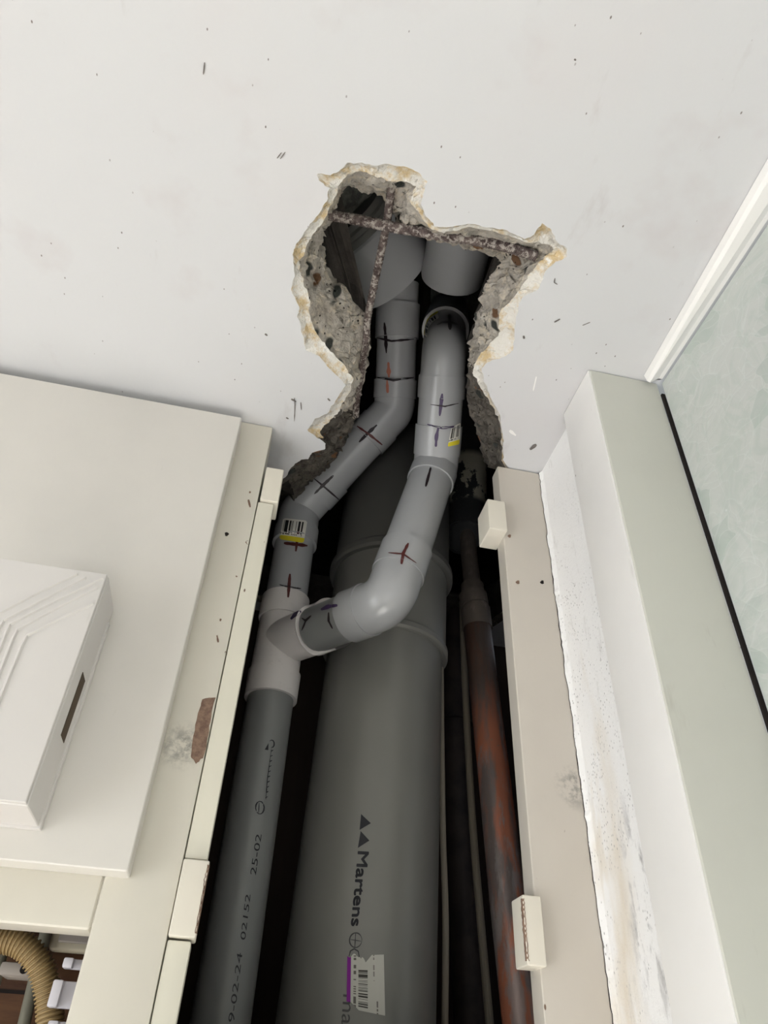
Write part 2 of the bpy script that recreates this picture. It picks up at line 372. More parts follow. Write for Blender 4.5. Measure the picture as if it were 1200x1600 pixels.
def lettering(name, tree, text, Q, mat, parent, sx=1.0, off=.0005, bold=0.0):
    """text laid in the pixel quad Q: Q[0] = text's bottom left, Q[1] = bottom right, Q[2] = top right, Q[3] = top left"""
    c = bpy.data.curves.new('text', 'FONT'); c.body = text; c.resolution_u = 3
    t = bpy.data.objects.new('text', c); COL.objects.link(t); bpy.context.view_layer.update()
    me = t.to_mesh(); V = [v.co.copy() for v in me.vertices]; Fc = [list(p.vertices) for p in me.polygons]
    t.to_mesh_clear(); bpy.data.objects.remove(t); bpy.data.curves.remove(c)
    if not V: return
    x0 = min(v.x for v in V); x1 = max(v.x for v in V); y0 = 0; y1 = .72
    vs = []; fc = []; sh = [(0, 0)] if not bold else [(bold * math.cos(q), bold * math.sin(q)) for q in [i * math.pi / 3 for i in range(6)]]
    for (sx_, sy_) in sh:
        b_ = len(vs); fc += [[b_ + i for i in f] for f in Fc]
        for v in V:
            p = quadmap(Q, (v.x - x0) / (x1 - x0), (v.y - y0) / (y1 - y0)); h = hit(tree, p[0] + sx_, p[1] + sy_, off)
            vs.append(h if h else W(p[0], p[1], .5))
    Fc = fc
    return mk(name, vs, Fc, mat, parent)
def pxpoly(name, tree, pts, mat, parent, off=.0005):
    vs = [hit(tree, *p, off) for p in pts]
    return mk(name, vs, [list(range(len(vs)))], mat, parent)

# ------------------------------------------------------------------ setting
XR = .262
# ceiling with the broken hole : keys = (paint edge px, plaster edge px, concrete edge px)
K = [((446, 745), (452, 750), (462, 790)), ((459, 727), (463, 733), (472, 768)), ((470, 718), (474, 723), (486, 752)),
     ((482, 717), (486, 721), (500, 744)), ((488, 708), (492, 713), (508, 735)), ((507, 703), (510, 707), (520, 722)),
     ((510, 693), (514, 697), (528, 712)), ((496, 684), (506, 688), (536, 700)), ((480, 671), (500, 674), (542, 686)),
     ((493, 655), (510, 662), (548, 672)), ((507, 648), (522, 652), (552, 660)), ((513, 643), (530, 642), (554, 650)),
     ((527, 622), (538, 625), (560, 632)), ((540, 603), (549, 605), (564, 615)), ((535, 596), (550, 590), (570, 590)), ((520, 582), (541, 571), (573, 575)),
     ((500, 557), (522, 555), (577, 550)), ((478, 547), (507, 537), (578, 530)), ((473, 522), (492, 515), (574, 510)),
     ((465, 495), (483, 490), (568, 493)), ((467, 480), (485, 473), (556, 475)), ((455, 453), (478, 452), (540, 452)),
     ((460, 427), (470, 430), (524, 436)), ((457, 397), (468, 408), (512, 413)), ((462, 385), (480, 387), (506, 392)),
     ((470, 372), (486, 370), (500, 374)), ((484, 350), (503, 349), (510, 352)), ((500, 332), (515, 326), (519, 330)), ((513, 308), (522, 312), (526, 312)),
     ((515, 293), (529, 299), (534, 300)), ((497, 281), (530, 290), (538, 297)), ((497, 270), (532, 284), (542, 295)), ((517, 273), (538, 277), (551, 293)),
     ((530, 268), (545, 272), (558, 295)), ((544, 255), (555, 269), (566, 299)), ((568, 256), (575, 267), (576, 303)),
     ((590, 258), (590, 278), (588, 304)), ((608, 255), (612, 285), (596, 308)), ((636, 262), (632, 282), (601, 313)),
     ((656, 271), (650, 290), (607, 322)), ((667, 284), (645, 304), (612, 330)), ((663, 300), (642, 313), (617, 338)),
     ((658, 317), (650, 326), (623, 348)), ((663, 335), (658, 338), (640, 357)), ((678, 354), (674, 358), (670, 370)),
     ((698, 356), (698, 364), (695, 378)), ((712, 353), (713, 361), (712, 384)), ((736, 350), (730, 355), (728, 389)), ((764, 356), (760, 361), (740, 393)),
     ((792, 360), (795, 369), (758, 397)), ((820, 374), (824, 378), (768, 400)), ((834, 366), (834, 379), (773, 404)),
     ((848, 348), (842, 378), (776, 408)), ((862, 360), (850, 378), (778, 413)), ((868, 374), (860, 382), (777, 418)), ((886, 388), (866, 389), (775, 422)),
     ((886, 402), (857, 396), (772, 427)), ((868, 408), (850, 404), (769, 432)), ((852, 424), (840, 412), (765, 438)),
     ((846, 440), (826, 432), (760, 446)), ((838, 454), (812, 454), (754, 460)), ((814, 464), (795, 472), (749, 478)),
     ((808, 490), (778, 492), (744, 494)), ((804, 520), (782, 518), (738, 520)), ((802, 548), (768, 536), (733, 540)),
     ((788, 558), (752, 551), (731, 554)), ((768, 562), (742, 566), (732, 566)), ((752, 576), (739, 584), (732, 582)),
     ((758, 596), (750, 604), (727, 604)), ((764, 616), (760, 622), (729, 626)), ((774, 634), (771, 636), (733, 646)),
     ((782, 652), (780, 655), (742, 656)), ((786, 680), (784, 684), (748, 680)), ((787, 700), (785, 706), (752, 704)), ((786, 718), (784, 720), (758, 726))]
keys = []
for (o, mm, i) in K:
    keys.append((CZ(*o, H), CZ(*mm, H + .0045), CZ(*i, H + .045)))
for x, y in [(.22, .46), (.27, .52), (.28, .62), (.25, .70), (.10, .71), (-.03, .70), (-.045, .60), (-.03, .52)]:
    c = Vector((.1, .56, 0)); v = Vector((x, y, 0)); d = (c - v).normalized()
    keys.append((Vector((x, y, H)), v + d * .006 + Vector((0, 0, H + .006)), v + d * .012 + Vector((0, 0, H + .045))))
NS = 5
loopO, loopM, loopI = [], [], []
for q in range(len(keys)):
    a, b = keys[q], keys[(q + 1) % len(keys)]
    sub = NS if q < len(K) - 1 else 3
    for s in range(sub):
        t = s / sub; L = [a[j].lerp(b[j], t) for j in range(3)]
        def jit(v, amp, sd, zz=0):
            n1 = noise.noise_vector(Vector((v.x, v.y, sd)) * 170); n2 = noise.noise_vector(Vector((v.x, v.y, sd + 3)) * 480)
            d = (n1 * .65 + n2 * .5) * amp; d.z *= zz; return v + d
        loopO.append(jit(L[0], .0016, .1)); loopM.append(jit(L[1], .0022, .2, .5)); loopI.append(jit(L[2], .0042, .3, 1))
n = len(loopO)
def ceiling():
    outer = [Vector((-1.3, .78, H)), Vector((-1.3, -2.6, H)), Vector((.30, -2.6, H)), Vector((.30, .78, H))]
    tris = tessellate_polygon([outer, loopO]); vs = outer + loopO
    fs = [list(t) for t in tris]
    me = mk('ceiling', vs, fs, CEIL); tag(me, kind='structure')
    return me
ceiling()
# plaster lip
def lip():
    vs = []; R = 5
    for r in range(R):
        t = r / (R - 1)
        for k in range(n):
            v = loopO[k].lerp(loopM[k], t)
            if 0 < r < R - 1: v = v + noise.noise_vector(v * 420) * .0016 + Vector((0, 0, .0015 * math.sin(math.pi * t)))
            vs.append(v)
    fs = [[r * n + k, r * n + (k + 1) % n, (r + 1) * n + (k + 1) % n, (r + 1) * n + k] for r in range(R - 1) for k in range(n)]
    o = mk('trim_1', vs, fs, PLAST, smooth=25); tag(o, kind='structure'); o.data.materials.append(SHADED)
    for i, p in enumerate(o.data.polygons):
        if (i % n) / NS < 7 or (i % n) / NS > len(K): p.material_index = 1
lip()
def hole_walls():
    vs = []; R = 14
    cen = Vector((.09, .45, 0))
    for r in range(R):
        t = r / (R - 1)
        for k in range(n):
            v = loopM[k].lerp(loopI[k], t)
            if r == 0: vs.append(v); continue
            e = math.sin(math.pi * t) * .8 + .25
            d = noise.noise_vector(v * 90) * .0055 + noise.noise_vector(v * 230) * .003 + noise.noise_vector(v * 520) * .0014
            vs.append(v + d * e)
    base = len(vs) - n
    for (off, dz) in ((.012, .01), (.06, .016), (.20, .06), (.28, .20), (.28, .44)):
        for k in range(n):
            v = loopI[k]; d = Vector((v.x - cen.x, v.y - cen.y, 0)); d.normalize()
            vs.append(v + d * off + Vector((0, 0, dz)) + noise.noise_vector(v * 60) * .004)
    R += 5
    fs = [[r * n + k, r * n + (k + 1) % n, (r + 1) * n + (k + 1) % n, (r + 1) * n + k] for r in range(R - 1) for k in range(n)]
    spl = 14 - 1
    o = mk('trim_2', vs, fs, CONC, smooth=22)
    o.data.materials.append(DCONC); o.data.materials.append(SHADED)
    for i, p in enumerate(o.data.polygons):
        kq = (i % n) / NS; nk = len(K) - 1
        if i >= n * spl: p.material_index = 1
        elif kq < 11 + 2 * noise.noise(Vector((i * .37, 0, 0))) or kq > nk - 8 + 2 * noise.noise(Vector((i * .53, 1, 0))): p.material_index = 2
        if kq > nk + 1: p.material_index = 1  # back rim takes the dark concrete, its shade is in the colour
    tag(o, kind='structure')
hole_walls()
def struct(o): return tag(o, kind='structure')
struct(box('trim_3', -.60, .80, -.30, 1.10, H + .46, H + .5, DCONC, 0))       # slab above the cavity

# front wall (behind the panel) and closet interior
struct(box('wall_front', -1.3, -.06, .427, .447, .064, H - .0005, WALLP, 0))
struct(box('wall_front_lower', -1.3, -.62, .427, .447, -2.064, .064, WALLP, 0))
struct(box('wall_closet_back', -.30, .40, .72, .74, -2.064, H, BACKB, 0))
struct(box('wall_closet_right', .34, .36, .44, .72, -2.064, H, BACKB, 0))
struct(box('wall_closet_divider', -.050, -.042, .47, .72, -2.064, H, BACKB, 0))
struct(box('wall_plank_back', -.70, -.050, .56, .58, -1.2, .30, PLANK, 0))
# side wall right of the frame
struct(box('wall_right', .2140, .30, .34, .44, -2.064, H, SIDEW, 0))
struct(box('wall_right_rear', XR - .005, XR + .10, -2.6, -.75, -2.064, H, WALLP, 0))
struct(box('wall_left_front', -1.34, -1.3, .12, .45, -2.064, H, WALLP, 0))
struct(box('wall_left_rear', -1.34, -1.3, -2.6, -.98, -2.064, H, WALLP, 0))
struct(box('wall_left_lintel', -1.34, -1.3, -.98, .12, .05, H, WALLP, 0))
struct(box('wall_left_sill', -1.34, -1.3, -.98, .12, -2.064, -1.25, WALLP, 0))
struct(box('floor', -1.34, .60, -2.65, .80, -2.10, -2.064, FLOORM, 0))
struct(box('wall_back_left', -1.34, -1.1, -2.64, -2.6, -2.064, H, WALLP, 0))
struct(box('wall_back_right', .26, .40, -2.64, -2.6, -2.064, H, WALLP, 0))
struct(box('wall_back_lintel', -1.1, .26, -2.64, -2.6, -.45, H, WALLP, 0))
# added board below the view, keeps floor light off the lower pipes
struct(box('closet_light_blocker', -.0215, .173, .430, .445, -2.064, .015, STILE, .001))
struct(box('trim_11', XR - .0002, XR + .0024, .3034, .3052, -.12, H - .014, DARK, 0))
struct(box('door_1', XR + .01, XR + .05, -.72, .30, -2.064, -.12, CASING, .002))

# door casing
struct(box('trim_4', .2065, XR, .305, .352, -2.064, H - .0004, CASING, .0016, seg=3))
struct(box('trim_5', XR - .004, XR + .03, .255, .3045, -2.06, H, CASING, .001)) if False else None
struct(box('trim_12', .2055, .2072, .3058, .352, -2.064, H - .0004, CASING_L, .0008))  # added lining board, paler to carry the light on the casing's left side
# glass transom
def glass():
    vs = []; fs = []; ny, nz = 2, 2
    o = box('window_1', XR + .0015, XR + .0065, -.75, .302, -.10, H - .004, GLASS, 0)
    struct(o)
glass()
# bead where glass meets casing: narrow dark joint then ceiling cove trim
A0 = CZ(1006, 587, H - .0005); A1 = CZ(1200, 247, H - .0005)
def cove():
    d = (A1 - A0); B = A0 + d * 5.6
    q0 = XX(1025, 602, XR + .0012); q1 = XX(1200, 318, XR + .0012)
    prof = []
    vs = []
    for P in (A0, B):
        y = P.y
        zl = q0.z + .0005
        prof = [(P.x, H - .0005), (P.x + .0012, H - .006), (P.x + .0035, H - .0078), (XR + .0015, zl), (XR + .0015, H - .0005)]
        for (x, z) in prof: vs.append(Vector((x, y, z)))
    m_ = 5; fs = [[i, (i + 1) % m_, m_ + (i + 1) % m_, m_ + i] for i in range(m_)] + [[4, 3, 2, 1, 0], [5, 6, 7, 8, 9]]
    struct(mk('trim_5', vs, fs, CASING_L))
cove()

# ------------------------------------------------------------------ left joinery
FY = .425
stile = struct(box('trim_6', -.060, -.0226, FY, FY + .03, -1.4, H - .0006, STILE, .0014))
# caulked top and the small return of the stile
rail = struct(box('trim_7', -.62, -.0605, FY + .0005, FY + .022, .0625, .0880, STILE, .0022, seg=3))
strips = empty('edge_strip', (-.016, .43, .10), 'long cream painted wooden strip with chipped edge beside the seam, between the two left blocks', 'wooden strip')
box('strip_board', -.0222, -.0100, FY + .001, FY + .018, .0995, .3535, STRIP, .0012, strips)
strip2 = box('edge_strip', -.0222, -.0102, FY + .001, FY + .018, -1.3, .0615, STRIP, .0012)
tag(strip2, 'lower cream painted wooden strip continuing below the lower left block', 'wooden strip')
def chipped_block(name, x0, x1, y0, y1, z0, z1, side, label, seed, chip=True):
    e = empty(name, ((x0 + x1) / 2, (y0 + y1) / 2, z0), label, 'wooden block', None)
    b = box('block_body', x0, x1, y0, y1, z0, z1, BLOCK, .0011, e, 3)
    if chip:
        # bare wood showing along the worn vertical edge
        xe = x0 if side < 0 else x1; vs = []; fs = []; N = 26
        for i in range(N + 1):
            z = lerp(z0 + .002, z1 - .002, i / N); a = .0008 + .0012 * abs(noise.noise(Vector((seed, z * 400, 1)))) ; b2 = .0016 + .002 * abs(noise.noise(Vector((seed, z * 300, 5))))
            vs += [Vector((xe - side * a, y0 - .0002, z)), Vector((xe + side * .0002, y0 + .0006, z)), Vector((xe + side * .0003, y0 + b2, z))]
        for i in range(N):
            for j in range(2): fs.append([3 * i + j, 3 * i + j + 1, 3 * i + j + 4, 3 * i + j + 3])
        mk('bare_wood_edge', vs, fs, CHIP, e)['label'] = 'worn brown bare wood edge'
    return e
chipped_block('wooden_block', -.0210, -.0070, FY - .001, FY + .022, .3545, .3890, 1, 'small cream painted block at the top of the left frame just under the ceiling', 1, False)
chipped_block('wooden_block', -.0222, -.0085, FY - .003, FY + .016, .0625, .0985, 1, 'cream block with a chipped worn edge near the bottom of the left frame', 2)
# chips on the stile
stile_t = tree_of(stile)
def chip_patch(name, tree, P, mat, parent, label=None, jitter=1.2):
    out = []
    for i in range(len(P)):
        a = Vector(P[i]); b = Vector(P[(i + 1) % len(P)])
        for k in range(4):
            q = a.lerp(b, k / 4); q += Vector((random.uniform(-jitter, jitter), random.uniform(-jitter, jitter))) if k else Vector((0, 0))
            out.append(hit(tree, q.x, q.y, .0003))
    if any(o is None for o in out): return
    ob = mk(name, out, [list(range(len(out)))], mat, parent)
    if label: ob['label'] = label
    return ob
scar = chip_patch('paint_scar', stile_t, [(316, 1093), (337, 1090), (330, 1120), (325, 1150), (317, 1185), (306, 1194), (298, 1182), (302, 1150), (309, 1115)], CHIP, stile, 'brown bare patch where paint has flaked off')
def screw_hole(tree, px, py, r, mat, label, parent):
    out = [hit(tree, px + math.cos(a) * r * (1 + .3 * math.sin(3 * a + px)), py + math.sin(a) * r, .0003) for a in [i * math.pi / 5 for i in range(10)]]
    if None in out: return
    mk('screw_hole', out, [list(range(10))], mat, parent)['label'] = label
screw_hole(stile_t, 387, 848, 3.2, CHIP, 'rusty screw hole in the left frame beside the seam', stile)
screw_hole(stile_t, 354, 835, 3.2, DARK, 'dark old screw hole in the left frame close to the large panel', stile)

strip_t = tree_of(*[o for o in bpy.data.objects if o.name.startswith(('strip_board', 'edge_strip.001'))])
for (px, py, a, b) in ((415, 742, 1, 7), (411, 757, 1, 7), (409, 768, 1, 6), (406, 778, 1, 5), (391, 768, 1, 3), (388, 781, -3, 12), (345, 967, 1, 4), (339, 993, -2, 11), (352, 1018, -1, 5), (370, 900, 1, 2), (407, 911, 1, 2)):
    o = stroke('paint_chip', stile_t, [(px, py), (px - a, py + b)], 3.6, CHIP, stile, 3, .0003)
# ------------------------------------------------------------------ large access panel
panel = empty('access_panel', (-.25, .418, .086), 'large flat cream painted access panel filling the left side below the ceiling', 'panel')
panel_b = box('panel_board', -.62, -.0475, .410, .4262, .0868, .4250, PANEL, .0016, panel, 3)

# ------------------------------------------------------------------ door chime box on the panel
chime = empty('door_chime', (-.125, .39, .102), 'white plastic door chime box with chevron ridges mounted on the large panel', 'door chime')
cx0, cx1, cy0, cy1, cz0, cz1 = -.1625, -.0955, .370, .4098, .1025, .2340
body = box('housing', cx0, cx1, cy0 + .003, cy1, cz0, cz1, BOXP, .0012, chime, 3)
cover = box('front_cover', cx0 + .0006, cx1 - .0006, cy0, cy0 + .0045, cz0 + .0006, cz1 - .0006, BOXP, .0009, chime, 3)
ct = tree_of(cover)
def P7(x, y): return (x / 3.333, 840 + y / 3.333)
for L in ([(400, 190), (190, 290), (0, 392), (-60, 425)], [(445, 208), (230, 320), (18, 432), (-10, 480), (-60, 610)], [(535, 212), (300, 325), (52, 450), (30, 500), (-60, 730)],
          [(505, 262), (300, 365), (90, 480), (65, 530), (-60, 855)], [(485, 345), (320, 420), (140, 510), (110, 570), (-60, 985)]):
    pts = [P7(*q) for q in L]; c3 = [hit(ct, *p, 0.0001) for p in pts]
    # frame-outside points are continued on the cover plane
    c3 = [c if c else W(p[0], p[1], cy0) for c, p in zip(c3, pts)]
    vs = []; 
    for i, c in enumerate(c3):
        t = (c3[min(i + 1, len(c3) - 1)] - c3[max(i - 1, 0)]).normalized(); s = t.cross(Vector((0, 1, 0))).normalized() * .0013
        yb = cy0 + .0003
        vs += [Vector((c.x - s.x, yb, c.z - s.z)), Vector((c.x - s.x * .3, cy0 - .0011, c.z - s.z * .3)), Vector((c.x + s.x * .3, cy0 - .0011, c.z + s.z * .3)), Vector((c.x + s.x, yb, c.z + s.z))]
    fs = [[4 * i + j, 4 * i + j + 1, 4 * i + j + 5, 4 * i + j + 4] for i in range(len(c3) - 1) for j in range(3)] + [[0, 1, 2, 3], [len(vs) - 1, len(vs) - 2, len(vs) - 3, len(vs) - 4]]
    mk('ridge', vs, fs, BOXP, chime)
s0 = XX(*P7(430, 700), cx1); s1 = XX(*P7(325, 1025), cx1); s2 = XX(*P7(455, 706), cx1)
box('sound_slot', cx1 - .002, cx1 + .0003, s0.y, s2.y, s1.z - .0015, s0.z, DARKB, 0, chime)['label'] = 'dark narrow slot'
box('back_plate', cx0 - .001, cx1 + .0012, cy1 - .004, cy1 + .0002, cz0 - .0012, cz1 - .012, BOXP, .0008, chime)

# ------------------------------------------------------------------ right frame
rf = struct(box('trim_8', .1740, .2128, .4215, .437, -1.4, H - .0008, RFRAME, .0014, seg=3))
def caulk():
    vs = []; fs = []; N = 150; rr = random.Random(3)
    for i in range(N + 1):
        z = lerp(-.05, H - .001, i / N); xa = .2128 + .0011 * noise.noise(Vector((0, 0, z * 60))) + .0008 * noise.noise(Vector((2, 0, z * 260)))
        vs += [Vector((xa - .0010, .4213, z)), Vector((xa + .0002, .4188, z)), Vector((.2142, .4165, z))]
    for i in range(N):
        for j in range(2): fs.append([3 * i + j, 3 * i + j + 1, 3 * i + j + 4, 3 * i + j + 3])
    struct(mk('trim_9', vs, fs, SIDEW))
    vs = []; fs = []
    for i in range(N + 1):
        z = lerp(-.05, H - .001, i / N); xa = .2128 + .0011 * noise.noise(Vector((0, 0, z * 60))) + .0008 * noise.noise(Vector((2, 0, z * 260)))
        wd = .0004 + .0006 * abs(noise.noise(Vector((5, 0, z * 70))))
        vs += [Vector((xa - .0008 - wd, .4212, z)), Vector((xa - .0006, .4210, z))]
    for i in range(N): fs.append([2 * i, 2 * i + 1, 2 * i + 3, 2 * i + 2])
    struct(mk('trim_10', vs, fs, DARK))
caulk()
chipped_block('wooden_block', .1595, .1745, .4135, .440, .3560, .3870, -1, 'cream painted block at the top of the right frame beside the black sleeve', 4, False)
chipped_block('wooden_block', .1640, .1752, .4145, .432, .0618, .0955, -1, 'worn cream block near the bottom of the right frame in front of the copper pipe', 5)
rft = tree_of(rf)
screw_hole(rft, 809, 910, 3, CHIP, 'rusty screw hole in the right frame, left of the pair', rf)
screw_hole(rft, 847, 910, 3, DARK, 'dark screw hole in the right frame, right of the pair', rf)
screw_hole(rft, 796, 838, 2.6, CHIP, 'brown paint chip', rf)

# ------------------------------------------------------------------ big soil pipe
bx = [(W(618, 760, .6)), (W(606, 985, .6)), (W(597, 1080, .6)), (W(556, 1600, .592))]
zA = W(610, 850, .543).z; zB = W(607, 975, .545).z
def axis(z):
    a, b = bx[2], bx[3]; t = (max(z, 0) - a.z) / (b.z - a.z); v = a + (b - a) * t; v.z = z; return v
soil = empty('soil_pipe', axis(-1.2), 'thick vertical grey plastic soil pipe with black printed lettering and torn label', 'pipe')
sp = sweep('lower_pipe', [axis(-1.2), axis(0), axis(zB)], .0550, PVCD, soil, 96)
sp2 = sweep('coupling', [axis(zB - .004), axis(zB - .004), axis(zB - .002), axis(zB + .003), axis(zB + .005), axis(zB + .005), axis(zA), axis(zA)],
            [.056, .0585, .0605, .0605, .059, .0583, .0583, .05], PVCD, soil, 96)
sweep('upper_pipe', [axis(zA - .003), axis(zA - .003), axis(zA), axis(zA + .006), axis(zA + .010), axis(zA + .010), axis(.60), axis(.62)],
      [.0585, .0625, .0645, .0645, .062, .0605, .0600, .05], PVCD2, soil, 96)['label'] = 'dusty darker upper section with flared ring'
spt = tree_of(sp)
def D(x, y): return (480 + x / 4.325, 1230 + y / 4.325)
for T in ([(365, 183), (430, 245), (355, 290)], [(362, 298), (420, 362), (343, 412)]):
    pxpoly('printed_triangle', spt, [D(*q) for q in T], PRINT, soil)
lettering('printed_word', spt, 'Martens', [D(346, 436), D(298, 938), D(366, 938), D(418, 440)], PRINT, soil, bold=.8)
# round mark after the word and letters running under the label
def ring_mark(c, rx, ry, ang, mat):
    pts = []
    for i in range(25):
        a = 2 * math.pi * i / 24; x = rx * math.cos(a); y = ry * math.sin(a)
        pts.append((c[0] + x * math.cos(ang) - y * math.sin(ang), c[1] + x * math.sin(ang) + y * math.cos(ang)))
    stroke('printed_ring', spt, pts, 2.2, mat, soil, 2)
ring_mark(D(328, 1035), 9.5, 11.5, .1, PRINTG)
stroke('printed_bar', spt, [D(328, 985), D(322, 1085)], 1.8, PRINTG, soil); stroke('printed_bar', spt, [D(292, 1030), D(366, 1042)], 1.6, PRINTG, soil)
stroke('printed_arc', spt, [D(352, 1148), D(345, 1110), D(318, 1093), D(293, 1108), D(283, 1145)], 2.6, PRINTG, soil, 6)
lettering('printed_letters', spt, 'ma', [D(245, 1400), D(232, 1600), D(318, 1610), D(330, 1410)], PRINTG, soil)
Q = [D(266, 1492), D(524, 1545), D(516, 1132), D(272, 1140)]
top = lambda u: 1.0 - (.035 * math.sin(u * 25) * (u < .5)) - .13 * max(0, 1 - abs(u - .50) / .17) - (.03 if .36 < u < .4 else 0)
bot = lambda u: 0.03 + (.0 if u > .32 else (.13 * max(0, (.32 - u) / .2) if u > .12 else .13))
bot = lambda u: (.0 if u > .32 else .12 * min(1, (.32 - u) / .2))
sticker('torn_label', spt, Q, TORN, soil, 40, 30, top, bot)['label'] = 'torn white barcode label with purple edge'

# ------------------------------------------------------------------ tall thin waste pipe, white tee
TX, TY = .0140, .580
def tv(z): return Vector((TX, TY, z))
zt_top = W(450, 917, TY - .0225).z; zt_bot = W(425, 1075, TY - .0225).z
rp = .0197
tall = empty('waste_pipe', tv(-1.2), 'narrow vertical grey waste pipe rising from below into the white tee', 'pipe', None)
tp = sweep('pipe_section', [tv(-1.2), tv(0), tv(zt_bot + .01)], rp, PVCT, tall, 64)
tpt = tree_of(tp)
def G(x, y): return (280 + x / 2.727, 1080 + y / 2.727)
lettering('printed_code', tpt, '25-02', [G(325, 785), G(350, 612), G(326, 606), G(300, 780)], PRINT, tall)
lettering('printed_code', tpt, '02152', [G(280, 1062), G(303, 868), G(282, 862), G(258, 1056)], PRINT, tall)
lettering('printed_code', tpt, '9-02-24', [G(232, 1412), G(268, 1118), G(246, 1112), G(206, 1408)], PRINT, tall)
lettering('printed_code', tpt, 'recyclephone', [G(372, 468), G(402, 236), G(390, 232), G(360, 464)], PRINT, tall) if False else None
stroke('printed_line', tpt, [G(368, 462), G(374, 380), G(392, 245)], 1.4, PRINT, tall)
for yy in range(10):
    a = G(366 + yy * 2.6, 455 - yy * 22); stroke('printed_letter', tpt, [a, (a[0] + 3.6, a[1] - 2)], 1.6, PRINT, tall, 3)
for (x, y, r1, r2) in ((343, 497, 6.5, 10),):
    c = G(x, y); stroke('printed_emblem', tpt, [(c[0] + r1 * math.cos(t), c[1] + r2 * math.sin(t)) for t in [i * .5 - .6 for i in range(7)]], 2.4, PRINT, tall, 3)
    stroke('printed_emblem', tpt, [(c[0] + r1 * math.cos(t), c[1] + r2 * math.sin(t)) for t in [i * .5 + 2.6 for i in range(7)]], 2.4, PRINT, tall, 3)
    stroke('printed_emblem', tpt, [(c[0] - 1, c[1] - 8), (c[0] - 2, c[1] + 8)], 1.5, PRINT, tall, 3)
c = G(393, 225); stroke('printed_emblem', tpt, [(c[0] + 4 * math.cos(t), c[1] + 6 * math.sin(t)) for t in [i * .7 - 2.4 for i in range(7)]], 2, PRINT, tall, 3)
pxpoly('printed_triangle', tpt, [G(364, 250), G(380, 222), G(379, 252)], PRINT, tall)

tee = empty('pipe_tee', tv(zt_bot), 'white plastic pipe tee joining the narrow vertical pipe and the side branch', 'pipe fitting')
tb = sweep('tee_body', [tv(zt_bot), tv(zt_bot), tv(zt_bot + .022), tv(zt_bot + .024), tv(zt_bot + .024), tv(zt_top - .024), tv(zt_top - .024), tv(zt_top - .022), tv(zt_top), tv(zt_top)],
           [rp, .0226, .0230, .0230, .0214, .0210, .0222, .0228, .0224, rp], WPVC, tee, 64)
EC = tv(W(436, 1006, TY).z)
K3 = W(681, 728, .475); K4 = W(607, 940, .475)
bd = (K4 - EC).normalized()
def pj(v): c = AX.transposed() @ v; return (600 + F * c.x / -c.z, 800 - F * c.y / -c.z)
BL = .068
br = sweep('tee_branch', [EC, EC + bd * (BL - .024), EC + bd * (BL - .022), EC + bd * BL, EC + bd * BL, EC + bd * (BL - .012)],
           [.0205, .0212, .0226, .0228, .0203, .0200], WPVC, tee, 64, cap=False)

# ------------------------------------------------------------------ left upper waste pipe run
def fitting(name, A, K_, B, r, mat, parent, la, lb, tl=.012, step=1.09, seg=64):
    """bend with a socket at each end; la / lb = socket lengths from A and from B"""
    da = (K_ - A).normalized(); db = (B - K_).normalized()
    rs = r * step; rb = r * 1.03
    pts = [A, A, A + da * la, A + da * la]; rad = [r * .98, rs, rs, rb]
    mid = arc_corner(A, K_, B, tl); pts += mid; rad += [rb] * len(mid)
    pts += [B - db * lb, B - db * lb, B, B]; rad += [rb, rs, rs, r * .98]
    return sweep(name, pts, rad, mat, parent, seg)
K2 = W(616, 640, .50); U1 = lean(622, 476, K2, 1.0); U1b = lean(620, 529, K2, 1.0); U2 = lean(618, 594, K2, 1.0)
K1 = tv(W(468, 800, TY).z)
r1 = .0210
run1 = empty('waste_pipe', K1, 'grey waste pipe with marker lines stepping from the hole down left to the tee', 'pipe')
d12 = (K1 - K2)
Ltot = d12.length
ua = K2 + d12 * .30; ub = K2 + d12 * .665
top_sock = sweep('socket', [U1, U1, U1b, U1b], [r1, r1 * 1.1, r1 * 1.1, r1], PVCB, run1, 64)
p1 = sweep('pipe_section', [U1 + (U1 - U1b).normalized() * .022, U1b, U2 + (K2 - U2) * .2], r1, PVCB, run1, 64)
e1 = fitting('elbow', U2, K2, ua, r1, PVC, run1, (K2 - U2).length * .62, (ua - K2).length * .50, .007)
p2 = sweep('pipe_section', [ua - d12 * .03, ub + d12 * .03], r1 * .985, PVC, run1, 64)
B1 = tv(W(460, 852, TY).z)
e2 = fitting('elbow', ub, K1, B1, r1 * .98, PVC, run1, (K1 - ub).length * .55, (B1 - K1).length * .45, .007)
p3 = sweep('pipe_section', [B1 + Vector((0, 0, .01)), tv(zt_top - .01)], rp, PVC, run1, 64)
t1 = tree_of(top_sock, p1, e1, p2, e2, p3, tb)
for pts, wd, mt in (([(601, 504), (603, 528), (604, 552)], 5, INK), ([(590, 528), (612, 533), (646, 530)], 4, INK), ([(607, 566), (608, 590)], 6, INKO), ([(605, 594), (606, 614)], 5, INKO),  # INKO strokes: marker ink with its copper-orange reflection painted in
                    ([(590, 590), (615, 594), (646, 590)], 4, INK), ([(589, 664), (575, 677), (561, 691)], 5, INK), ([(558, 666), (577, 679), (597, 695)], 4, INKR),
                    ([(521, 743), (508, 755), (491, 772)], 5, INK), ([(491, 748), (508, 762), (530, 781)], 3.4, INK), ([(466, 830), (462, 862)], 6, INKR), ([(444, 849), (480, 853)], 6, INKR),
                    ([(453, 897), (450, 934)], 6, INKR), ([(437, 914), (452, 918), (470, 920)], 3, INK)):
    stroke('marker_line', t1, pts, wd, mt, run1)
sticker('barcode_sticker', t1, [(437, 843), (474, 849), (480, 814), (443, 810)], BARC, run1, 16, 10, rnd=.12)

